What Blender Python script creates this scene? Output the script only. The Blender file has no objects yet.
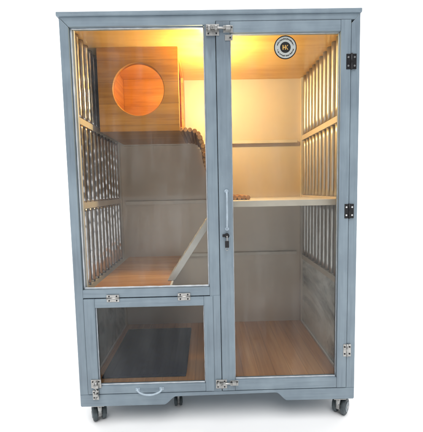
import bpy, bmesh, math, random
import numpy as np
from mathutils import Vector, Matrix
random.seed(7)
S = bpy.context.scene
COL = S.collection

# ------------------------------------------------------------------ camera
def make_camera():
    loc = Vector((-0.0235, -1.0969, 0.7777))
    yaw, pitch, roll = 0.0123, -0.0824, -0.0206
    cy, sy, cp, sp = math.cos(yaw), math.sin(yaw), math.cos(pitch), math.sin(pitch)
    F = Vector((sy*cp, cy*cp, sp)); Rt = Vector((cy, -sy, 0)); U = Rt.cross(F)
    c, s = math.cos(roll), math.sin(roll)
    r = Rt*c + U*s; u = U*c - Rt*s
    m = Matrix(((r.x, u.x, -F.x, loc.x), (r.y, u.y, -F.y, loc.y), (r.z, u.z, -F.z, loc.z), (0, 0, 0, 1)))
    cd = bpy.data.cameras.new('camera'); cd.sensor_width = 36; cd.sensor_fit = 'HORIZONTAL'
    cd.lens = 36*316.3/423; cd.clip_start = 0.05; cd.clip_end = 200
    o = bpy.data.objects.new('camera', cd); o.matrix_world = m; COL.objects.link(o); S.camera = o
make_camera()

# ------------------------------------------------------------------ world: white studio sweep behind, glow added overhead to whiten the ground, dim room in front
FRONT, BACK, TOP = 0.15, 2.0, 5.4
w = bpy.data.worlds.new('World'); S.world = w; w.use_nodes = True
nt = w.node_tree; N = nt.nodes; L = nt.links
bg = N['Background']
tc = N.new('ShaderNodeTexCoord'); sx = N.new('ShaderNodeSeparateXYZ'); L.new(tc.outputs['Generated'], sx.inputs[0])
mr = N.new('ShaderNodeMapRange'); mr.interpolation_type = 'SMOOTHSTEP'
mr.inputs[1].default_value = 0.0; mr.inputs[2].default_value = 0.35; L.new(sx.outputs['Y'], mr.inputs[0])
mx = N.new('ShaderNodeMix'); mx.data_type = 'RGBA'
mx.inputs[6].default_value = (FRONT*0.93, FRONT*0.98, FRONT*1.05, 1); mx.inputs[7].default_value = (BACK, BACK, BACK, 1)
L.new(mr.outputs[0], mx.inputs[0])
dp = N.new('ShaderNodeVectorMath'); dp.operation = 'DOT_PRODUCT'; dp.inputs[1].default_value = (0, -0.46, 0.888)
L.new(tc.outputs['Generated'], dp.inputs[0])
mz = N.new('ShaderNodeMapRange'); mz.interpolation_type = 'SMOOTHSTEP'
mz.inputs[1].default_value = 0.86; mz.inputs[2].default_value = 0.95; L.new(dp.outputs['Value'], mz.inputs[0])
mx2 = N.new('ShaderNodeMix'); mx2.data_type = 'RGBA'; mx2.inputs[7].default_value = (TOP, TOP, TOP, 1)
L.new(mz.outputs[0], mx2.inputs[0]); L.new(mx.outputs[2], mx2.inputs[6])
L.new(mx2.outputs[2], bg.inputs[0]); bg.inputs[1].default_value = 1.0

S.view_settings.view_transform = 'Standard'; S.view_settings.look = 'None'
S.view_settings.exposure = 0; S.view_settings.gamma = 1
S.render.engine = 'CYCLES'
cy_ = S.cycles
cy_.use_denoising = True; cy_.max_bounces = 10; cy_.diffuse_bounces = 5; cy_.glossy_bounces = 4
cy_.transparent_max_bounces = 12; cy_.caustics_reflective = False; cy_.caustics_refractive = False
cy_.sample_clamp_indirect = 6

BULB = 980.0           # radiance of the lit bulb

# ------------------------------------------------------------------ materials
class Mat:
    def __init__(s, name):
        s.m = bpy.data.materials.new(name); s.m.use_nodes = True
        s.N = s.m.node_tree.nodes; s.L = s.m.node_tree.links
        s.b = s.N['Principled BSDF']; s.out = s.N['Material Output']
        s.tc = s.N.new('ShaderNodeTexCoord')
    def map(s, scale, loc=(0, 0, 0)):
        n = s.N.new('ShaderNodeMapping'); n.inputs['Scale'].default_value = scale; n.inputs['Location'].default_value = loc
        s.L.new(s.tc.outputs['Object'], n.inputs[0]); return n.outputs[0]
    def noise(s, vec, scale=1.0, detail=4, rough=.5, dist=0):
        n = s.N.new('ShaderNodeTexNoise'); n.inputs['Scale'].default_value = scale
        n.inputs['Detail'].default_value = detail; n.inputs['Roughness'].default_value = rough
        n.inputs['Distortion'].default_value = dist
        s.L.new(vec, n.inputs['Vector']); return n.outputs['Fac']
    def ramp(s, fac, stops):
        n = s.N.new('ShaderNodeValToRGB'); e = n.color_ramp.elements
        while len(e) < len(stops): e.new(0.5)
        for el, (p, c) in zip(e, stops): el.position = p; el.color = (*c, 1) if len(c) == 3 else c
        s.L.new(fac, n.inputs[0]); return n.outputs[0]
    def mix(s, fac, a, b, mode='MIX'):
        n = s.N.new('ShaderNodeMix'); n.data_type = 'RGBA'; n.blend_type = mode
        for sock, v in ((n.inputs[0], fac), (n.inputs[6], a), (n.inputs[7], b)):
            if isinstance(v, (int, float)): sock.default_value = v
            elif isinstance(v, tuple): sock.default_value = (*v, 1)
            else: s.L.new(v, sock)
        return n.outputs[2]
    def math(s, op, a, b=0.0):
        n = s.N.new('ShaderNodeMath'); n.operation = op
        for sock, v in zip(n.inputs, (a, b)):
            if isinstance(v, (int, float)): sock.default_value = v
            else: s.L.new(v, sock)
        return n.outputs[0]
    def bump(s, h, strength=.3, dist=.001):
        n = s.N.new('ShaderNodeBump'); n.inputs['Strength'].default_value = strength; n.inputs['Distance'].default_value = dist
        s.L.new(h, n.inputs['Height']); s.L.new(n.outputs[0], s.b.inputs['Normal'])
    def set(s, color=None, rough=None, metal=None, spec=None):
        if color is not None:
            if isinstance(color, tuple): s.b.inputs['Base Color'].default_value = (*color, 1)
            else: s.L.new(color, s.b.inputs['Base Color'])
        if rough is not None:
            if isinstance(rough, (int, float)): s.b.inputs['Roughness'].default_value = rough
            else: s.L.new(rough, s.b.inputs['Roughness'])
        if metal is not None: s.b.inputs['Metallic'].default_value = metal
        if spec is not None: s.b.inputs['Specular IOR Level'].default_value = spec
        return s

def paint(name, along, k=1.0):
    """brushed on blue grey paint; strokes run along one axis"""
    m = Mat(name)
    sc = {'z': (130, 130, 5), 'x': (5, 130, 130)}[along]
    st = m.noise(m.map(sc), 1, 5, .6)
    bl = m.noise(m.map((9, 9, 6)), 1, 3, .55)
    c = m.ramp(bl, [(.25, (.17*k, .215*k, .258*k)), (.5, (.21*k, .268*k, .316*k)), (.8, (.27*k, .338*k, .388*k))])
    c = m.mix(.32, c, m.ramp(st, [(.3, (.45, .48, .50)), (.5, (.95, .95, .95)), (.8, (1.2, 1.2, 1.2))]), 'MULTIPLY')
    sp = m.noise(m.map((220, 220, 220)), 1, 2, .5)
    c = m.mix(m.math('MULTIPLY', m.ramp(sp, [(.70, (0, 0, 0)), ((.78), (1, 1, 1))]), .15), c, (.6, .65, .7))
    if along == 'z':
        s = m.N.new('ShaderNodeSeparateXYZ'); m.L.new(m.tc.outputs['Object'], s.inputs[0])
        edge = m.math('ADD', s.outputs['Z'], m.math('MULTIPLY', m.noise(m.map((60, 60, 3)), 1, 3, .6), .16))
        up = m.ramp(m.math('SUBTRACT', edge, .6), [(.70, (0, 0, 0)), (.725, (1, 1, 1))])
        ce = m.math('LESS_THAN', m.math('ABSOLUTE', m.math('SUBTRACT', s.outputs['X'], .028)), .055)
        c = m.mix(m.math('MULTIPLY', m.math('MULTIPLY', up, ce), .55), c, (.11, .14, .17))
    m.set(c, m.ramp(bl, [(.3, (.34,)*3), (.7, (.55,)*3)]), spec=.45)
    m.bump(m.math('ADD', st, m.math('MULTIPLY', bl, 1.5)), .3, .0009)
    return m.m

def wood(name, c0, c1, c2, grain='x', plank=None, plankaxis='z', rough=.45, seam=.004, coat=0.0, fine=60):
    m = Mat(name)
    sc = {'x': (3, fine, fine), 'y': (fine, 3, fine), 'z': (fine, fine, 3)}[grain]
    g = m.noise(m.map(sc), 1, 6, .62, .6)
    b = m.noise(m.map(tuple(v/6 if v > 3 else 1.5 for v in sc)), 1, 3, .5, 1.5)
    f = m.math('ADD', m.math('MULTIPLY', g, .55), m.math('MULTIPLY', b, .45))
    c = m.ramp(f, [(.33, c0), (.5, c1), (.66, c2)])
    h = g
    if plank:
        s = m.N.new('ShaderNodeSeparateXYZ'); m.L.new(m.tc.outputs['Object'], s.inputs[0])
        a = m.math('DIVIDE', s.outputs[plankaxis.upper()], plank)
        fr = m.math('FRACT', m.math('ADD', a, 100.37))
        idx = m.math('FLOOR', m.math('ADD', a, 100.37))
        wn = m.N.new('ShaderNodeTexWhiteNoise'); wn.noise_dimensions = '1D'; m.L.new(idx, wn.inputs['W'])
        tone = m.ramp(wn.outputs['Value'], [(0, (.88, .86, .84)), (1, (1.08, 1.07, 1.06))])
        c = m.mix(1.0, c, tone, 'MULTIPLY')
        line = m.ramp(fr, [(0, (0, 0, 0)), (seam/plank, (1, 1, 1))])
        c = m.mix(m.math('SUBTRACT', 1.0, line), c, tuple(v*.35 for v in c0))
        h = m.math('ADD', m.math('MULTIPLY', g, .3), line)
    m.set(c, rough, spec=.4)
    m.bump(h, .35, .0008)
    if coat: m.b.inputs['Coat Weight'].default_value = coat; m.b.inputs['Coat Roughness'].default_value = .22
    return m.m

def plain(name, c, rough=.5, metal=0, var=.12, scale=12, bump=.1, spec=.4):
    m = Mat(name)
    n = m.noise(m.map((scale,)*3), 1, 5, .6)
    col = m.ramp(n, [(.3, tuple(v*(1-var) for v in c)), (.7, tuple(min(1, v*(1+var)) for v in c))])
    m.set(col, rough, metal, spec)
    if bump: m.bump(m.noise(m.map((scale*8,)*3), 1, 3), bump, .0006)
    return m.m

def tubes(name, c, bend=9.0, bs=.4, ro=.2):
    """stainless tube whose wall is slightly dented, so that the reflections wander"""
    m = Mat(name)
    n = m.noise(m.map((25, 25, bend)), 1, 2, .5, 1.0)
    d = m.noise(m.map((60, 60, 14)), 1, 4, .6)
    m.set(m.ramp(d, [(.3, tuple(v*.8 for v in c)), (.7, c)]), ro, 1.0)
    m.bump(n, bs, .012)
    return m.m

def pane_mat(name, haze=.05, tint=(.97, .98, .98)):
    m = Mat(name); N, L = m.N, m.L
    N.remove(m.b)
    tr = N.new('ShaderNodeBsdfTransparent'); tr.inputs[0].default_value = (*tint, 1)
    gl = N.new('ShaderNodeBsdfGlossy'); gl.inputs['Roughness'].default_value = .04
    fr = N.new('ShaderNodeFresnel'); fr.inputs[0].default_value = 1.42
    bn = N.new('ShaderNodeBump'); bn.inputs['Strength'].default_value = .15; bn.inputs['Distance'].default_value = .004
    L.new(m.noise(m.map((14, 14, 5)), 1, 2), bn.inputs['Height']); L.new(bn.outputs[0], gl.inputs['Normal'])
    df = N.new('ShaderNodeBsdfDiffuse'); df.inputs[0].default_value = (.8, .82, .84, 1)
    a = N.new('ShaderNodeMixShader'); L.new(m.math('MULTIPLY', fr.outputs[0], .5), a.inputs[0]); L.new(tr.outputs[0], a.inputs[1]); L.new(gl.outputs[0], a.inputs[2])
    sm = m.noise(m.map((30, 30, 4)), 1, 4, .6); s2 = m.noise(m.map((7, 7, 7)), 1, 4, .7)
    f = m.math('MULTIPLY', m.ramp(m.math('MULTIPLY', sm, m.math('MULTIPLY', s2, 2.0)), [(.25, (.10,)*3), (.5, (.7,)*3), (.8, (1.8,)*3)]), haze)  # pale haze mixed in for smears and soft reflections
    b = N.new('ShaderNodeMixShader'); L.new(f, b.inputs[0]); L.new(a.outputs[0], b.inputs[1]); L.new(df.outputs[0], b.inputs[2])
    L.new(b.outputs[0], m.out.inputs[0])
    return m.m

def blurred_view(name, base, dark, scale=(2.2, 5, 6), lo=.42, hi=.56, rough=.25):  # dark blotches painted in for a blurred view behind the sheet
    m = Mat(name)
    n = m.noise(m.map(scale, (3.1, 1.7, .4)), 1, 5, .6, .8)
    f = m.noise(m.map((40, 40, 40)), 1, 3)
    c = m.ramp(n, [(lo, dark), (hi, base)])
    c = m.mix(.15, c, m.ramp(f, [(.3, (.6,)*3), (.7, (1.2,)*3)]), 'MULTIPLY')
    m.set(c, rough, spec=.5); m.bump(f, .1, .001)
    return m.m

M = {}
M['paint_v'] = paint('blue_grey_paint_upright', 'z')
M['paint_h'] = paint('blue_grey_paint_level', 'x')
M['ceil'] = wood('oiled_pine_sheet', (.58, .30, .07), (.70, .40, .11), (.76, .47, .15), 'x', rough=.3, coat=.35, fine=26)
M['nest'] = wood('nest_box_pine', (.32, .125, .015), (.47, .205, .027), (.57, .27, .045), 'x', .082, 'z', .42, .0015, coat=.15)
M['nest_side'] = wood('nest_box_pine_side', (.34, .125, .024), (.48, .20, .042), (.56, .27, .065), 'y', .082, 'z', .42, .0015)
M['lam'] = wood('laminate_floor', (.37, .155, .052), (.51, .235, .082), (.61, .31, .12), 'y', .062, 'x', .33, .0016, coat=.2, fine=70)
M['lam_up'] = wood('laminate_platform', (.38, .15, .04), (.56, .26, .08), (.66, .35, .13), 'x', .07, 'y', .33, .0014, coat=.2, fine=70)
M['log'] = wood('log_bark', (.12, .045, .015), (.33, .16, .05), (.5, .28, .1), 'y', rough=.6, fine=90)
M['rail'] = plain('cream_painted_batten', (.60, .53, .43), .5, var=.1)
M['wall'] = plain('off_white_back_board', (.60, .50, .385), .42, var=.05, scale=4, bump=.12)
M['white'] = plain('white_shelf_laminate', (.66, .64, .60), .4, var=.06)
M['ramp'] = plain('whitewashed_plank', (.56, .53, .48), .5, var=.12)
M['bar_l'] = tubes('wavy_steel_tube', (.62, .60, .60), 12, .2)
M['bar_r'] = tubes('steel_tube', (.60, .58, .54), 4, .22, .42)
M['back_l'] = blurred_view('dark_room_stand_in', (.10, .065, .048), (.02, .014, .012), (3, 9, 4))  # both upper sheets are added; their tones replace the room behind the tubes
M['back_r'] = blurred_view('pale_room_stand_in', (.46, .40, .32), (.22, .19, .15), (3, 9, 2))
M['low_r'] = blurred_view('acrylic_blurred_view', (.78, .82, .78), (.26, .28, .28), (2, 2.6, 5), .36, .52)  # blotches on both lower sheets stand for shapes seen through clear acrylic
M['low_l'] = blurred_view('grey_acrylic_blurred_view', (.42, .45, .45), (.20, .215, .22), (2, 7, 5), .38, .55)
M['pane'] = pane_mat('clear_acrylic', .026)
M['pane_door'] = pane_mat('clear_acrylic_door', .018)
M['pane_small'] = pane_mat('clear_acrylic_small', .012, (.9, .93, .95))
M['bead'] = plain('pale_silicone_bead', (.46, .50, .54), .3, var=.2, scale=25, bump=.4)
M['hpaint'] = plain('painted_metal_handle', (.38, .46, .53), .3, var=.15, scale=60)
M['steel'] = plain('zinc_fitting', (.42, .42, .41), .38, .9, var=.2, scale=60)
M['black'] = plain('black_fitting', (.018, .018, .02), .4, .3, var=.3, scale=60)
M['screw'] = plain('screw_head', (.7, .7, .7), .3, 1, var=.1)
M['tyre'] = plain('grey_caster_rubber', (.06, .075, .082), .55, var=.4, scale=40)
M['hub'] = plain('grey_caster_plastic', (.17, .20, .22), .4, var=.3, scale=30)
M['mat'] = plain('dark_rubber_mat', (.008, .011, .026), .75, var=.5, scale=40, bump=.6, spec=.15)
M['ground'] = plain('white_sweep', (.93, .93, .93), .6, var=.005, bump=0, spec=.1)
M['gold'] = plain('gold_print', (.62, .36, .09), .5, var=.05)
M['ink'] = plain('black_print', (.012, .012, .012), .4, var=.1)
M['label'] = plain('grey_white_print', (.42, .44, .42), .5, var=.06)
mb = Mat('lit_bulb'); mb.b.inputs['Emission Color'].default_value = (1.0, .78, .36, 1); mb.b.inputs['Emission Strength'].default_value = BULB
mb.set((.9, .8, .6), .4); M['bulb'] = mb.m
mb = Mat('added_amber_bulb'); mb.b.inputs['Emission Color'].default_value = (1.0, .25, .01, 1); mb.b.inputs['Emission Strength'].default_value = 170
mb.set((.9, .6, .3), .4); M['amber'] = mb.m

# ------------------------------------------------------------------ mesh helpers
def box(bm, x0, x1, y0, y1, z0, z1, bev=.0012, mi=0, mat=None):
    t = bmesh.new()
    v = [t.verts.new((x, y, z)) for x in (x0, x1) for y in (y0, y1) for z in (z0, z1)]
    for f in ((0, 1, 3, 2), (4, 6, 7, 5), (0, 4, 5, 1), (2, 3, 7, 6), (0, 2, 6, 4), (1, 5, 7, 3)):
        t.faces.new([v[i] for i in f])
    _fin(bm, t, bev, mi, mat)
def _fin(bm, t, bev, mi, mat, seg=2):
    bmesh.ops.recalc_face_normals(t, faces=t.faces[:])
    if bev: bmesh.ops.bevel(t, geom=t.edges[:], offset=bev, segments=seg, affect='EDGES', profile=.5, clamp_overlap=True)
    if mat is not None: bmesh.ops.transform(t, matrix=mat, verts=t.verts[:])
    for f in t.faces: f.material_index = mi
    me = bpy.data.meshes.new('t'); t.to_mesh(me); t.free(); bm.from_mesh(me); bpy.data.meshes.remove(me)
def prism(bm, poly, y0, y1, bev=.0012, mi=0, mat=None):
    """poly: points (x, z); extruded along y"""
    t = bmesh.new()
    a = [t.verts.new((x, y0, z)) for x, z in poly]; b = [t.verts.new((x, y1, z)) for x, z in poly]
    t.faces.new(a); t.faces.new(b[::-1]); n = len(poly)
    for i in range(n): t.faces.new((a[i], b[i], b[(i+1) % n], a[(i+1) % n]))
    bmesh.ops.recalc_face_normals(t, faces=t.faces[:])
    if bev:
        ed = [e for e in t.edges if abs(e.verts[0].co.y-e.verts[1].co.y) < 1e-6]
        bmesh.ops.bevel(t, geom=ed, offset=bev, segments=2, affect='EDGES', profile=.5, clamp_overlap=True)
    if mat is not None: bmesh.ops.transform(t, matrix=mat, verts=t.verts[:])
    for f in t.faces: f.material_index = mi
    me = bpy.data.meshes.new('t'); t.to_mesh(me); t.free(); bm.from_mesh(me); bpy.data.meshes.remove(me)
def cyl(bm, p, q, r, seg=20, mi=0, bev=0, smooth=True, r2=None):
    p, q = Vector(p), Vector(q); d = q-p
    t = bmesh.new()
    bmesh.ops.create_cone(t, cap_ends=True, segments=seg, radius1=r, radius2=r if r2 is None else r2, depth=d.length)
    if bev:
        ed = [e for e in t.edges if abs(e.verts[0].co.z-e.verts[1].co.z) < 1e-7]
        bmesh.ops.bevel(t, geom=ed, offset=bev, segments=3, affect='EDGES', profile=.5)
    rot = d.to_track_quat('Z', 'Y').to_matrix().to_4x4()
    bmesh.ops.transform(t, matrix=Matrix.Translation((p+q)/2) @ rot, verts=t.verts[:])
    for f in t.faces: f.material_index = mi; f.smooth = smooth and len(f.verts) <= 4
    me = bpy.data.meshes.new('t'); t.to_mesh(me); t.free(); bm.from_mesh(me); bpy.data.meshes.remove(me)
def sweep(bm, pts, r, seg=10, mi=0):
    """round rod along a list of points"""
    pts = [Vector(p) for p in pts]; rings = []
    for i, p in enumerate(pts):
        d = (pts[min(i+1, len(pts)-1)]-pts[max(i-1, 0)]).normalized()
        up = Vector((0, 1, 0)) if abs(d.y) < .9 else Vector((1, 0, 0))
        a = d.cross(up).normalized(); b = d.cross(a).normalized()
        rr = r(i/(len(pts)-1)) if callable(r) else r
        rings.append([bm.verts.new(p+(a*math.cos(k*2*math.pi/seg)+b*math.sin(k*2*math.pi/seg))*rr) for k in range(seg)])
    for i in range(len(rings)-1):
        for k in range(seg):
            f = bm.faces.new((rings[i][k], rings[i][(k+1) % seg], rings[i+1][(k+1) % seg], rings[i+1][k])); f.smooth = True; f.material_index = mi
    for rg in (rings[0], rings[-1]):
        f = bm.faces.new(rg); f.material_index = mi
    bmesh.ops.recalc_face_normals(bm, faces=bm.faces[:])
def ball(bm, c, r, mi=0, sc=(1, 1, 1)):
    t = bmesh.new(); bmesh.ops.create_uvsphere(t, u_segments=24, v_segments=14, radius=r)
    bmesh.ops.transform(t, matrix=Matrix.Translation(c) @ Matrix.Diagonal((*sc, 1)), verts=t.verts[:])
    for f in t.faces: f.smooth = True; f.material_index = mi
    me = bpy.data.meshes.new('t'); t.to_mesh(me); t.free(); bm.from_mesh(me); bpy.data.meshes.remove(me)

def build(name, bm, mats, parent=None):
    me = bpy.data.meshes.new(name); bm.to_mesh(me); bm.free()
    for m in (mats if isinstance(mats, (list, tuple)) else [mats]): me.materials.append(m)
    o = bpy.data.objects.new(name, me); COL.objects.link(o)
    if parent is not None: attach(o, parent)
    return o
def attach(o, parent):
    o.parent = parent
    o.matrix_parent_inverse = PW(parent).inverted()
def PW(p):
    m = p.matrix_basis.copy()
    if p.parent: m = PW(p.parent) @ p.matrix_parent_inverse @ m
    return m
def tag(o, label, cat, group=None):
    o['label'] = label; o['category'] = cat
    if group: o['group'] = group
    return o
def thing(name, label, cat, loc=(0, 0, 0)):
    o = bpy.data.objects.new(name, None); o.location = loc; o.empty_display_size = .05; COL.objects.link(o)
    return tag(o, label, cat)
def part(name, mats, parent, *boxes, bev=.0012):
    bm = bmesh.new()
    for b in boxes: box(bm, *b, bev=bev)
    return build(name, bm, mats, parent)
def parent_empty(name, parent, loc):
    o = bpy.data.objects.new(name, None); o.location = loc; o.empty_display_size = .03; COL.objects.link(o); attach(o, parent); return o

# ------------------------------------------------------------------ the setting
FZ = -0.080
bm = bmesh.new(); n = 40
bmesh.ops.create_grid(bm, x_segments=n, y_segments=n, size=60)
bmesh.ops.translate(bm, vec=(0, 0, FZ), verts=bm.verts[:])
ground = build('ground', bm, M['ground']); ground['kind'] = 'structure'

# ------------------------------------------------------------------ the cabinet
H = 1.354; XL, XR, D = -.466, .463, .55
cab = thing('cat_cabinet', 'tall blue grey wooden cat cabinet on casters with clear panes and warm lit inside', 'cat cabinet', (0, .28, FZ))

# front frame: mitred posts and top rail, centre post, rail over the small door, shaped apron
g = .0007
prism_post = lambda s: [(s*.5, .046), (s*.5, H-g), (s*.4705, H-.031-g), (s*.4705, .046)]
for s in (-1, 1):
    bm = bmesh.new(); prism(bm, prism_post(s), 0, .03)
    if s < 0: pass
    build('corner_post', bm, M['paint_v'], cab)
bm = bmesh.new()
prism(bm, [(-.5+g, H), (.5-g, H), (.482, H-.0195), (.0163, H-.0195), (.0150, H-.031), (-.4705+g, H-.031)], 0, .03)
build('top_rail', bm, M['paint_h'], cab)
part('centre_post', M['paint_v'], cab, (-.0215, .0148, 0, .03, .046, H-.0315))
part('middle_rail', M['paint_h'], cab, (-.4703, -.0217, 0, .03, .4045, .4335))
part('top_board', M['paint_h'], cab, (-.507, .5035, -.006, .585, H+.0003, H+.0145), bev=.003)
# apron with ogee steps
def sm(t): return t*t*(3-2*t)
ap = [(-.5, .0455), (-.5, .004), (-.497, 0), (-.197, 0)]
ap += [(-.197+.045*t, .030*sm(t)) for t in [i/10 for i in range(1, 11)]]
ap += [(.212+.042*t, .034-.031*sm(t)) for t in [i/10 for i in range(0, 11)]]
ap += [(.497, .002), (.5, .006), (.5, .0455)]
bm = bmesh.new(); prism(bm, ap, 0, .026, bev=.0015); build('apron', bm, M['paint_h'], cab)
for s in (-1, 1):
    x0, x1 = sorted((s*.5, s*.488))
    part('lower_side_board', M['paint_h'], cab, (x0, x1, .031, .58, .0, .075))
    part('outer_side_board', M['paint_v'], cab, (x0, x1, .031, .58, .0755, H-.0005))
part('base_board', M['paint_h'], cab, (-.487, .487, .03, .57, .036, .05))
part('floor_board', M['lam'], cab, (-.487, .487, .004, .565, .0503, .068), bev=.0005)
part('back_board', M['wall'], cab, (-.487, .487, D, D+.012, .0685, H-.001), bev=0)
part('ceiling_board', M['ceil'], cab, (-.4875, .4875, .0305, D-.0005, 1.33, 1.342), bev=0)
# inner lining of the front top rail
# side walls: added backing sheet toned like the room beyond, corner battens, rails, tubes
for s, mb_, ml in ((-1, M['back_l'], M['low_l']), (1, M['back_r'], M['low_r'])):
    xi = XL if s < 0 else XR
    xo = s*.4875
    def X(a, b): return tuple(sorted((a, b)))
    part('backing_stand_in', mb_, cab, (*X(xo, xo-s*.002), .0305, D-.0005, .4325, 1.3295), bev=0)
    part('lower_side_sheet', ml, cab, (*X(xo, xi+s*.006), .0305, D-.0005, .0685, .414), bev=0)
    part('inner_batten', M['rail'], cab, (*X(xo-s*.0025, xi), .031, .046, .4325, 1.3292))
    part('inner_batten', M['rail'], cab, (*X(xo-s*.0025, xi-s*.004), D-.022, D-.0006, .0688, 1.3292))
    for k, z in enumerate((.411, .7185, 1.018)):
        part('side_rail', M['rail'], cab, (*X(xo-s*.0025, xi-s*.001), .0462, D-.0225, z, z+.0235))
    part('skirting_strip', M['white'], cab, (*X(xi+s*.005, xi-s*.002), .031, D-.0225, .0686, .079))
    nb = 11
    r = .0112 if s < 0 else .0110
    zs = [(.4348, .7183), (.7422, 1.0178), (1.0417, 1.3292)]
    for k in range(nb):
        y = .066+k*(.507-.066)/(nb-1)
        bm = bmesh.new()
        xb = xo-s*(.0028+r*.92)
        for z0, z1 in zs:
            npt = 26 if s < 0 else 8
            ph = random.uniform(0, 6.28)
            pts = []
            for i in range(npt+1):
                z = z0+(z1-z0)*i/npt
                wob = .0006*math.sin(z*170+ph) if s < 0 else .0003*math.sin(z*30+ph)
                pts.append((xb, y+wob, z))
            fr = (lambda t, p=ph: r*(1+.04*math.sin(t*34+p))) if s < 0 else r
            sweep(bm, pts, fr, 14)
        build('tube', bm, M['bar_l'] if s < 0 else M['bar_r'], cab)
# back rails
part('back_rail', M['rail'], cab, (-.4435, .4405, D-.024, D-.0005, 1.008, 1.024))
part('back_rail', M['rail'], cab, (-.4435, .0185, D-.016, D-.0005, .709, .727))
part('back_rail', M['rail'], cab, (-.1505, .4405, D-.013, D-.0005, .432, .448))
# platform (left half) and shelf (right half)
pf = parent_empty('platform', cab, (-.31, .28, .43))
part('platform_board', M['lam_up'], pf, (-.4405, -.166, .031, D-.001, .4192, .4352), bev=.0005)
part('edge_strip', M['white'], pf, (-.1658, -.158, .031, D-.0015, .415, .4365))
sh = parent_empty('shelf', cab, (.24, .28, .73))
part('shelf_board', M['white'], sh, (.0190, .4615, .078, D-.0012, .7185, .7335), bev=.001)
part('edge_strip', M['rail'], sh, (.0180, .4615, .0645, .0775, .7125, .735))

# fixed pane with its silicone bead
def bead(parent, x0, x1, z0, z1, y, t, name='sealant_bead', tb=None):
    tb = tb or t
    bm = bmesh.new()
    def run(a, b, th):
        a, b = Vector(a), Vector(b); nn = 60
        ph = random.uniform(0, 9)
        pts = [a.lerp(b, i/nn) for i in range(nn+1)]
        pts = [Vector((p.x+(.00015*math.sin(i*.9+ph) if abs(a.z-b.z) > abs(a.x-b.x) else 0), p.y, p.z+(.00015*math.sin(i*.8+ph) if abs(a.x-b.x) > abs(a.z-b.z) else 0))) for i, p in enumerate(pts)]
        sweep(bm, pts, lambda u: th*(1+.07*math.sin(u*37+ph)+.04*math.sin(u*91)), 8)
    run((x0, y, z0), (x1, y, z0), tb); run((x0, y, z1), (x1, y, z1), t*.6)
    run((x0, y, z0), (x0, y, z1), t); run((x1, y, z0), (x1, y, z1), t*.8)
    return build(name, bm, M['bead'], parent)
fp = parent_empty('fixed_pane', cab, (-.246, .02, .88))
part('pane', M['pane'], fp, (-.4702, -.0218, .016, .019, .4338, H-.0313), bev=0)
bead(fp, -.4665, -.0235, .4365, H-.033, .0125, .0034, tb=.0042)
# pale liner of the left post behind the pane
part('pane_liner', M['white'], fp, (-.4702, -.4600, .0195, .0303, .4338, H-.0315), bev=.0008)

# ---- fittings
def hinge(parent, cx, cz, wdt, hgt, mat, vertical=True, y=-.0045):
    bm = bmesh.new()
    if vertical:
        for s in (-1, 1):
            x0, x1 = sorted((cx+s*.003, cx+s*wdt/2))
            box(bm, x0, x1, y, y+.002, cz-hgt/2, cz+hgt/2, .0005)
            for q in (-1, 1):
                c = (cx+s*wdt*.31, 0, cz+q*hgt*.28)
                cyl(bm, (c[0], y-.0008, c[2]), (c[0], y+.001, c[2]), .0032, 12, 1)
            for q in range(-2, 3):
                if (q+s) % 2: box(bm, *sorted((cx, cx+s*.008)), y-.0004, y+.0018, cz+q*hgt/5-hgt/10+.0004, cz+q*hgt/5+hgt/10-.0004, .0004)
        cyl(bm, (cx, y-.0005, cz-hgt/2-.001), (cx, y-.0005, cz+hgt/2+.001), .0033, 14)
    else:
        for s in (-1, 1):
            z0, z1 = sorted((cz+s*.002, cz+s*hgt/2))
            box(bm, cx-wdt/2, cx+wdt/2, y, y+.002, z0, z1, .0005)
            for q in (-1, 1):
                cyl(bm, (cx+q*wdt*.3, y-.0008, cz+s*hgt*.3), (cx+q*wdt*.3, y+.001, cz+s*hgt*.3), .0028, 12, 1)
        cyl(bm, (cx-wdt/2-.001, y-.0005, cz), (cx+wdt/2+.001, y-.0005, cz), .0032, 14)
    return build('hinge', bm, [mat, M['screw'] if mat is M['black'] else M['black']], parent)

# big right door
dr = parent_empty('door', cab, (.25, 0, .69))
dx0, dx1, dz0, dz1 = .0170, .4685, .0485, 1.3325
hx0, hx1, hz0, hz1 = .0635, .434, .0865, 1.2965
bm = bmesh.new()
box(bm, dx0, hx0, -.003, .024, dz0, dz1, .0015); build('stile', bm, M['paint_v'], dr)
bm = bmesh.new(); box(bm, hx1, dx1, -.003, .024, dz0, dz1, .0015); build('stile', bm, M['paint_v'], dr)
bm = bmesh.new()
box(bm, hx0+.0003, hx1-.0003, -.0025, .0235, hz1, dz1-.0003, .0015); build('cross_rail', bm, M['paint_h'], dr); bm = bmesh.new(); box(bm, hx0+.0003, hx1-.0003, -.0025, .0235, dz0+.0003, hz0, .0015)
build('cross_rail', bm, M['paint_h'], dr)
part('pane', M['pane_door'], dr, (hx0+.0003, hx1-.0003, .011, .014, hz0+.0003, hz1-.0003), bev=0)
bead(dr, hx0+.0015, hx1-.0015, hz0+.0015, hz1-.0015, .0085, .0018, tb=.0028)
hinge(cab, .4700, 1.197, .034, .050, M['black'])
hinge(cab, .4700, .694, .032, .050, M['black'])
hinge(cab, .4700, .190, .028, .046, M['steel'])

part('gap_light_stop', M['paint_v'], cab, (-.002, .034, .0305, .040, .069, 1.3295)); part('gap_light_stop', M['paint_v'], cab, (.455, .4615, .0247, .0302, .069, 1.32))  # unseen battens added behind the door gaps to keep lamp light from leaking
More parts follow.
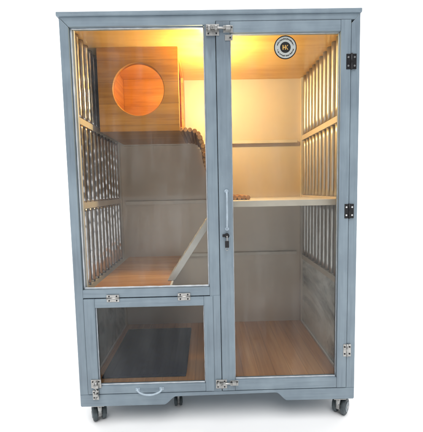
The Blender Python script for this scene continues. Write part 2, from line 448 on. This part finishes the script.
# bow handle on the stile
bm = bmesh.new()
pts = []
for i in range(25):
    t = i/24; z = .772-.130*t
    y = -.004-.022*math.sin(math.pi*min(1, max(0, t)))**.45
    pts.append((.0435-.001*t, y, z))
sweep(bm, pts, .0038, 12)
for z in (.772, .642): cyl(bm, (.043, -.0075, z), (.043, -.003, z), .0068, 16)
build('handle', bm, M['hpaint'], dr)
# lock: dark cylinder in the stile
bm = bmesh.new()
cyl(bm, (.042, -.012, .618), (.042, -.003, .618), .0085, 24, bev=.001)
box(bm, .027, .039, -.0075, -.003, .6135, .6225, .0006)
build('lock', bm, M['black'], dr)
# key hanging in the lock
kt = thing('key', 'small black headed key hanging from the lock of the large right door', 'key', (.042, -.014, .60))
bm = bmesh.new()
box(bm, .0345, .0485, -.0185, -.0145, .577, .601, .0018)
build('key_head', bm, M['black'], kt)
bm = bmesh.new(); box(bm, .0405, .0435, -.0172, -.0158, .6008, .617, .0003); cyl(bm, (.042, -.0165, .6165), (.042, -.0122, .6165), .0022, 10); build('key_blade', bm, M['steel'], kt)
bm = bmesh.new()
sweep(bm, [(.0415+.0045*math.sin(a), -.0165, .5725+.0055*math.cos(a)) for a in [i*2*math.pi/18 for i in range(19)]], .0008, 6)
build('key_ring', bm, M['steel'], kt)

# barrel bolts
def bolt(parent, x0, z0, name='barrel_bolt', k=1.0):
    """plate on one side, barrel, sliding rod and a keeper on the other"""
    bm = bmesh.new(); y = -.0055
    box(bm, x0, x0+.046*k, y, y+.0022, z0-.019*k, z0+.019*k, .0006)
    for ax in (.008, .036):
        for az in (-.012, .012): cyl(bm, (x0+ax*k, y-.0008, z0+az*k), (x0+ax*k, y+.001, z0+az*k), .0026, 12, 1)
    cyl(bm, (x0+.002, y-.004, z0+.004*k), (x0+.088*k, y-.004, z0+.004*k), .0036, 16)
    for a in (.006, .030): box(bm, x0+a*k, x0+(a+.010)*k, y-.0085, y+.001, z0-.003*k, z0+.011*k, .0015)
    box(bm, x0+.060*k, x0+.094*k, y, y+.0022, z0-.009*k, z0+.014*k, .0006)
    box(bm, x0+.068*k, x0+.086*k, y-.0085, y+.001, z0-.003*k, z0+.011*k, .0015)
    cyl(bm, (x0+.0645*k, y-.0008, z0+.008*k), (x0+.0645*k, y+.001, z0+.008*k), .0024, 12, 1)
    cyl(bm, (x0+.0895*k, y-.0008, z0+.008*k), (x0+.0895*k, y+.001, z0+.008*k), .0024, 12, 1)
    box(bm, x0+.022*k, x0+.026*k, y-.018, y-.004, z0+.001*k, z0+.0055*k, .001)
    return build(name, bm, [M['steel'], M['black']], parent)
bolt(dr, -.0160, 1.304, k=.95)
bm = bmesh.new(); box(bm, .046, .0725, -.0052, -.003, 1.270, 1.288, .0006); cyl(bm, (.064, -.006, 1.279), (.064, -.004, 1.279), .0026, 12, 1)
build('strike_plate', bm, [M['steel'], M['black']], dr)
bolt(dr, -.006, .076, k=.86)

# round badge on the pane of the door
def badge(parent, cx, cz, y):
    bm = bmesh.new()
    def ring(r0, r1, yy, mi, seg=72):
        a = [bm.verts.new((cx+r1*math.cos(k*2*math.pi/seg), yy, cz+r1*math.sin(k*2*math.pi/seg))) for k in range(seg)]
        if r0 <= 0:
            f = bm.faces.new(a); f.material_index = mi; return
        b = [bm.verts.new((cx+r0*math.cos(k*2*math.pi/seg), yy, cz+r0*math.sin(k*2*math.pi/seg))) for k in range(seg)]
        for k in range(seg):
            f = bm.faces.new((a[k], a[(k+1) % seg], b[(k+1) % seg], b[k])); f.material_index = mi
    cyl(bm, (cx, y+.0006, cz), (cx, y, cz), .0385, 72, 0, smooth=False)
    ring(.0, .0352, y-.0002, 1)
    ring(.0, .0180, y-.0004, 0)
    # lettering round the ring, too small to read: short dark strokes
    rnd = random.Random(3)
    for k in range(46):
        a = k*2*math.pi/46
        if k % 46 in (0, 1, 22, 23, 24, 45): continue
        for q in range(rnd.choice((1, 2, 2))):
            aa = a+q*.05; r0 = .0245+rnd.uniform(0, .002); r1 = .0305-rnd.uniform(0, .002); hw = .0007
            d = Vector((math.cos(aa), 0, math.sin(aa))); t = Vector((-d.z, 0, d.x))
            c = Vector((cx, y-.0004, cz))
            vs = [bm.verts.new(c+d*r0-t*hw), bm.verts.new(c+d*r0+t*hw), bm.verts.new(c+d*r1+t*hw), bm.verts.new(c+d*r1-t*hw)]
            f = bm.faces.new(vs); f.material_index = 0
        if k % 3 == 0:
            aa = a+.025; d = Vector((math.cos(aa), 0, math.sin(aa))); t = Vector((-d.z, 0, d.x)); c = Vector((cx, y-.0005, cz)); rr = .0275
            vs = [bm.verts.new(c+d*(rr-.0007)-t*.002), bm.verts.new(c+d*(rr-.0007)+t*.002), bm.verts.new(c+d*(rr+.0007)+t*.002), bm.verts.new(c+d*(rr+.0007)-t*.002)]
            f = bm.faces.new(vs); f.material_index = 0
    # gold monogram H and K sharing the middle
    def quad(ps):
        vs = [bm.verts.new((cx+px*.001, y-.0006, cz+pz*.001)) for px, pz in ps]
        f = bm.faces.new(vs); f.material_index = 2
    quad([(-9.5, -7.5), (-6.3, -7.5), (-6.3, 7.5), (-9.5, 7.5)])
    quad([(-6.3, -1.4), (-1.6, -1.4), (-1.6, 1.4), (-6.3, 1.4)])
    quad([(-1.6, -7.5), (1.4, -7.5), (1.4, 7.5), (-1.6, 7.5)])
    quad([(1.4, -.9), (6.2, 7.5), (9.6, 7.5), (3.6, .9)])
    quad([(1.4, .9), (3.6, 1.2), (9.6, -7.5), (6.2, -7.5)])
    return build('badge', bm, [M['ink'], M['label'], M['gold']], parent)
badge(dr, .2510, 1.2515, .0100)

# small flap door, bottom left
sd = parent_empty('flap_door', cab, (-.242, 0, .22))
ax0, ax1, az0, az1 = -.4690, -.0115, .0485, .4015
bx0, bx1, bz0, bz1 = -.4300, -.0430, .0775, .3690
bm = bmesh.new()
box(bm, ax0, bx0, -.003, .022, az0, az1, .0015); build('stile', bm, M['paint_v'], sd)
bm = bmesh.new(); box(bm, bx1, ax1, -.003, .022, az0, az1, .0015); build('stile', bm, M['paint_v'], sd)
bm = bmesh.new()
box(bm, bx0+.0003, bx1-.0003, -.0026, .0215, bz1, az1-.0003, .0015); build('cross_rail', bm, M['paint_h'], sd); bm = bmesh.new(); box(bm, bx0+.0003, bx1-.0003, -.0026, .0215, az0+.0003, bz0, .0015)
build('cross_rail', bm, M['paint_h'], sd)
part('pane', M['pane_small'], sd, (bx0+.0003, bx1-.0003, .010, .013, bz0+.0003, bz1-.0003), bev=0)
bead(sd, bx0+.0015, bx1-.0015, bz0+.0015, bz1-.0015, .0075, .0022, tb=.0028)
part('filler_strip', M['paint_v'], cab, (-.0095, .0146, -.0015, -.0002, .0485, .4035), bev=.0004)
hinge(cab, -.364, .4030, .044, .026, M['steel'], False)
hinge(cab, -.113, .4030, .044, .026, M['steel'], False)
# turn latch, bottom left corner of the flap
bm = bmesh.new(); y = -.0055
box(bm, -.4560, -.4200, y, y+.0022, .0740, .1060, .0006)
box(bm, -.4520, -.4300, y-.0006, y+.002, .0300, .0660, .0006)
for c in ((-.450, .098), (-.428, .098), (-.447, .038), (-.447, .058)): cyl(bm, (c[0], y-.0012, c[1]), (c[0], y+.001, c[1]), .0027, 12, 1)
cyl(bm, (-.440, y-.005, .036), (-.436, y-.005, .100), .0034, 14)
box(bm, -.446, -.428, y-.009, y+.001, .076, .088, .0018); box(bm, -.446, -.430, y-.009, y+.001, .046, .056, .0018)
cyl(bm, (-.431, y-.014, .069), (-.439, y-.005, .069), .0040, 14)
build('latch', bm, [M['steel'], M['black']], sd)
# drop handle
bm = bmesh.new(); pts = []
for i in range(31):
    t = i/30; x = -.289+.086*t
    z = .0640-.0125*math.sin(math.pi*t)**.6
    pts.append((x, -.009-.010*math.sin(math.pi*t)**.5, z))
sweep(bm, pts, .0033, 10)
for x in (-.289, -.203):
    box(bm, x-.008, x+.008, -.0052, -.0028, .0580, .0700, .0008); ball(bm, (x, -.008, .0640), .0052)
build('handle', bm, M['hpaint'], sd)

# ---- casters
def caster(x, y, ang, k=1.0, top=0.0):
    e = parent_empty('caster', cab, (x, y, FZ))
    r = .0215*k; zc = FZ+r
    R = Matrix.Translation((x, y, 0)) @ Matrix.Rotation(ang, 4, 'Z')
    def P(a, b, c): return R @ Vector((a, b, c))
    for s in (-1, 1):
        bm = bmesh.new()
        cyl(bm, P(s*.0050*k, .008*k, zc), P(s*.0165*k, .008*k, zc), r, 36, 0, bev=.0035*k)
        cyl(bm, P(s*.0165*k, .008*k, zc), P(s*.0185*k, .008*k, zc), r*.62, 28, 1, bev=.0006)
        cyl(bm, P(s*.0180*k, .008*k, zc), P(s*.0196*k, .008*k, zc), r*.2, 14, 2)
        build('wheel', bm, [M['tyre'], M['hub'], M['steel']], e)
    bm = bmesh.new()
    hood = [(.030*math.cos(a)*k*.86, zc+.0275*k*math.sin(a)) for a in [i*math.pi/14 for i in range(-2, 13)]]
    t = Matrix.Translation((x, y, 0)) @ Matrix.Rotation(ang+math.pi/2, 4, 'Z') @ Matrix.Translation((.006*k, 0, 0))
    prism(bm, hood+[(.004, zc)], -.0045*k, .0045*k, .0008, 0, t)
    cyl(bm, P(0, -.012*k, zc), P(0, -.012*k, top), .0055*k, 18, 1)
    build('fork', bm, [M['hub'], M['steel']], e)
    bm = bmesh.new(); c = P(0, -.012*k, 0)
    box(bm, c.x-.016*k, c.x+.016*k, c.y-.014*k, c.y+.02*k, top-.0035, top-.0003, .0008)
    build('mounting_plate', bm, M['steel'], e)
for x in (-.441, .448):      # blocks the front and rear casters screw into
    part('caster_block', M['paint_h'], cab, (x-.035, x+.035, .0265, .09, .0, .0355)); part('caster_block', M['paint_h'], cab, (x-.035, x+.035, .49, .57, .0, .0355))
part('caster_block', M['paint_h'], cab, (-.19, -.14, .0265, .20, .012, .0355))
caster(-.447, .038, math.radians(26), 1.42)
caster(.462, .036, math.radians(-42), 1.42)
caster(-.156, .105, math.radians(8), .9, .0115)
caster(-.441, .520, math.radians(60), 1.25); caster(.448, .520, math.radians(110), 1.25)

# ------------------------------------------------------------------ nest box hung under the ceiling, upper left
nb = thing('nest_box', 'pine plank nest box with round entrance hole, tucked under the ceiling at upper left', 'nest box', (-.285, .36, 1.012))
nx0, nx1, ny0, ny1, nz0, nz1 = -.4365, -.1255, .170, D-.017, 1.0125, 1.3293
hcx, hcz, hr = -.281, 1.172, .098
bm = bmesh.new(); seg = 96
def plate_with_hole(bm, y0, y1):
    def sq(a):
        c, s = math.cos(a), math.sin(a)
        tx = ((nx1 if c > 0 else nx0)-hcx)/c if abs(c) > 1e-9 else 1e9
        tz = ((nz1 if s > 0 else nz0)-hcz)/s if abs(s) > 1e-9 else 1e9
        t = min(tx, tz); return hcx+c*t, hcz+s*t
    angs = sorted(set([k*2*math.pi/seg for k in range(seg)] + [math.atan2(z-hcz, x-hcx) % (2*math.pi) for x in (nx0, nx1) for z in (nz0, nz1)]))
    n = len(angs)
    rows = []
    ch = .003
    for a in angs:
        ox, oz = sq(a); c, s = math.cos(a), math.sin(a)
        rows.append([bm.verts.new(p) for p in ((ox, y0, oz), (hcx+c*(hr+ch), y0, hcz+s*(hr+ch)), (hcx+c*hr, y0+ch, hcz+s*hr), (hcx+c*hr, y1, hcz+s*hr), (ox, y1, oz))])
    for i in range(n):
        a, b = rows[i], rows[(i+1) % n]
        for k in range(5):
            bm.faces.new((a[k], b[k], b[(k+1) % 5], a[(k+1) % 5]))
    bmesh.ops.recalc_face_normals(bm, faces=bm.faces[:])
plate_with_hole(bm, ny0, ny0+.015)
build('front_panel', bm, M['nest'], nb)
part('floor_panel', M['nest'], nb, (nx0, nx1, ny0+.0155, ny1, nz0, nz0+.014), bev=.0006)
part('side_panel', M['nest_side'], nb, (nx0, nx0+.01, ny0+.0155, ny1, nz0+.0145, nz1), bev=.0006)
part('rear_panel', M['nest'], nb, (nx0+.0105, nx1-.0005, ny1-.010, ny1-.0005, nz0+.0145, nz1), bev=.0006)
# inner side with its doorway onto the bridge
part('side_panel', M['nest_side'], nb, (nx1-.012, nx1, ny0+.0155, .195, nz0+.0145, nz1), (nx1-.012, nx1, .445, ny1-.0105, nz0+.0145, nz1), (nx1-.0118, nx1-.0002, .1952, .4448, 1.306, nz1), bev=.0006)

# ------------------------------------------------------------------ flexible log bridge from the nest box down to the shelf
br = thing('log_bridge', 'bendy brown bridge of round logs curving from the nest box down to the white shelf', 'log bridge', (-.02, .33, .75))
ctrl = [(-.121, 1.020), (-.095, 1.019), (-.070, 1.014), (-.050, .995), (-.038, .960), (-.030, .915), (-.020, .865), (-.004, .815), (.020, .775), (.055, .750), (.095, .7425), (.150, .7425)]
def spline(c, m):
    out = []
    for i in range(len(c)-1):
        p0, p1, p2, p3 = c[max(i-1, 0)], c[i], c[i+1], c[min(i+2, len(c)-1)]
        for j in range(m):
            t = j/m
            out.append(tuple(.5*((2*b)+(-a+cc)*t+(2*a-5*b+4*cc-d)*t*t+(-a+3*b-3*cc+d)*t**3) for a, b, cc, d in zip(p0, p1, p2, p3)))
    out.append(c[-1]); return out
path = spline(ctrl, 30); acc = 0; last = path[0]; stops = [path[0]]
for p in path[1:]:
    acc += math.dist(p, last); last = p
    if acc >= .0172: stops.append(p); acc = 0
for i, (x, z) in enumerate(stops):
    bm = bmesh.new(); r = random.uniform(.0088, .0100)
    y0, y1 = .185+random.uniform(-.006, .006), .522+random.uniform(-.004, .004)
    if z < .78: y0 += .03
    z = max(z, .7338+r)
    dx = random.uniform(-.002, .002)
    cyl(bm, (x+dx, y0, z), (x-dx, y1, z), r, 14, bev=.0012)
    build('log', bm, M['log'], br)
for y in (.235, .385):
    bm = bmesh.new(); sweep(bm, [(x, y, max(z, .7425)) for x, z in path[::6]], .0016, 6); build('wire', bm, M['steel'], br)

# ------------------------------------------------------------------ ramp plank from the platform up to the shelf
rp = thing('ramp', 'narrow whitewashed plank ramp leaning from the wooden platform up to the white shelf', 'ramp', (-.18, .14, .436))
a, b = Vector((-.1810, 0, .4372)), Vector((-.0107, 0, .693)); d = (b-a).normalized(); nrm = Vector((-d.z, 0, d.x))
wth = .020
poly = [(a.x, a.z), (a.x+.024, a.z), (b.x, b.z-.012), (b.x, b.z), ((b-d*.02).x-.004, (b-d*.02).z+.012)]
poly = [(a.x, a.z), (a.x+.0275, a.z), (.0168, .693), (.0168-.0275, .693)]
bm = bmesh.new(); prism(bm, poly, .085, .175, .0012)
build('plank', bm, M['ramp'], rp)
part('hook', M['steel'], rp, (.0140, .0176, .12, .14, .690, .7355), bev=.0005)
for k in range(1, 8):
    t = k/8; bm = bmesh.new()
    cx_, cz_ = a.x+(-.0107-a.x)*t, a.z+(.693-a.z)*t
    T = Matrix.Translation((cx_, 0, cz_)) @ Matrix.Rotation(-math.atan2(d.z, d.x), 4, 'Y')
    box(bm, -.003, .003, .096, .164, .0002, .0018, .0004, 0, T)
    build('cleat', bm, M['ramp'], rp)

# ------------------------------------------------------------------ mat on the floor
bm = bmesh.new(); box(bm, -.440, -.120, .060, .478, .0684, .0755, .002)
for k in range(18):
    box(bm, -.430+k*.018, -.424+k*.018, .070, .460, .0752, .0765, .0005)
tag(build('mat', bm, M['mat']), 'dark blue black ribbed mat lying on the wooden floor behind the small flap door', 'mat')

# ------------------------------------------------------------------ lamp
lp = thing('ceiling_lamp', 'small glowing warm bulb under the pine ceiling beside the nest box', 'lamp', (-.004, .165, 1.33))
bm = bmesh.new(); cyl(bm, (-.004, .165, 1.262), (-.004, .165, 1.3297), .013, 28, bev=.001); build('socket', bm, M['white'], lp)
bm = bmesh.new(); ball(bm, (-.004, .165, 1.245), .0165, 0, (1, 1, 1.2)); build('bulb', bm, M['bulb'], lp)

lq = thing('added_nest_lamp', 'little amber bulb added unseen inside the nest box to make its round hole glow', 'lamp', (-.19, .215, 1.3293))  # unseen bulb, added as a guessed cause of the hole's glow
bm = bmesh.new(); cyl(bm, (-.19, .215, 1.3155), (-.19, .215, 1.3290), .011, 24, bev=.001); build('socket', bm, M['white'], lq)
bm = bmesh.new(); ball(bm, (-.19, .215, 1.3045), .0115); build('bulb', bm, M['amber'], lq)
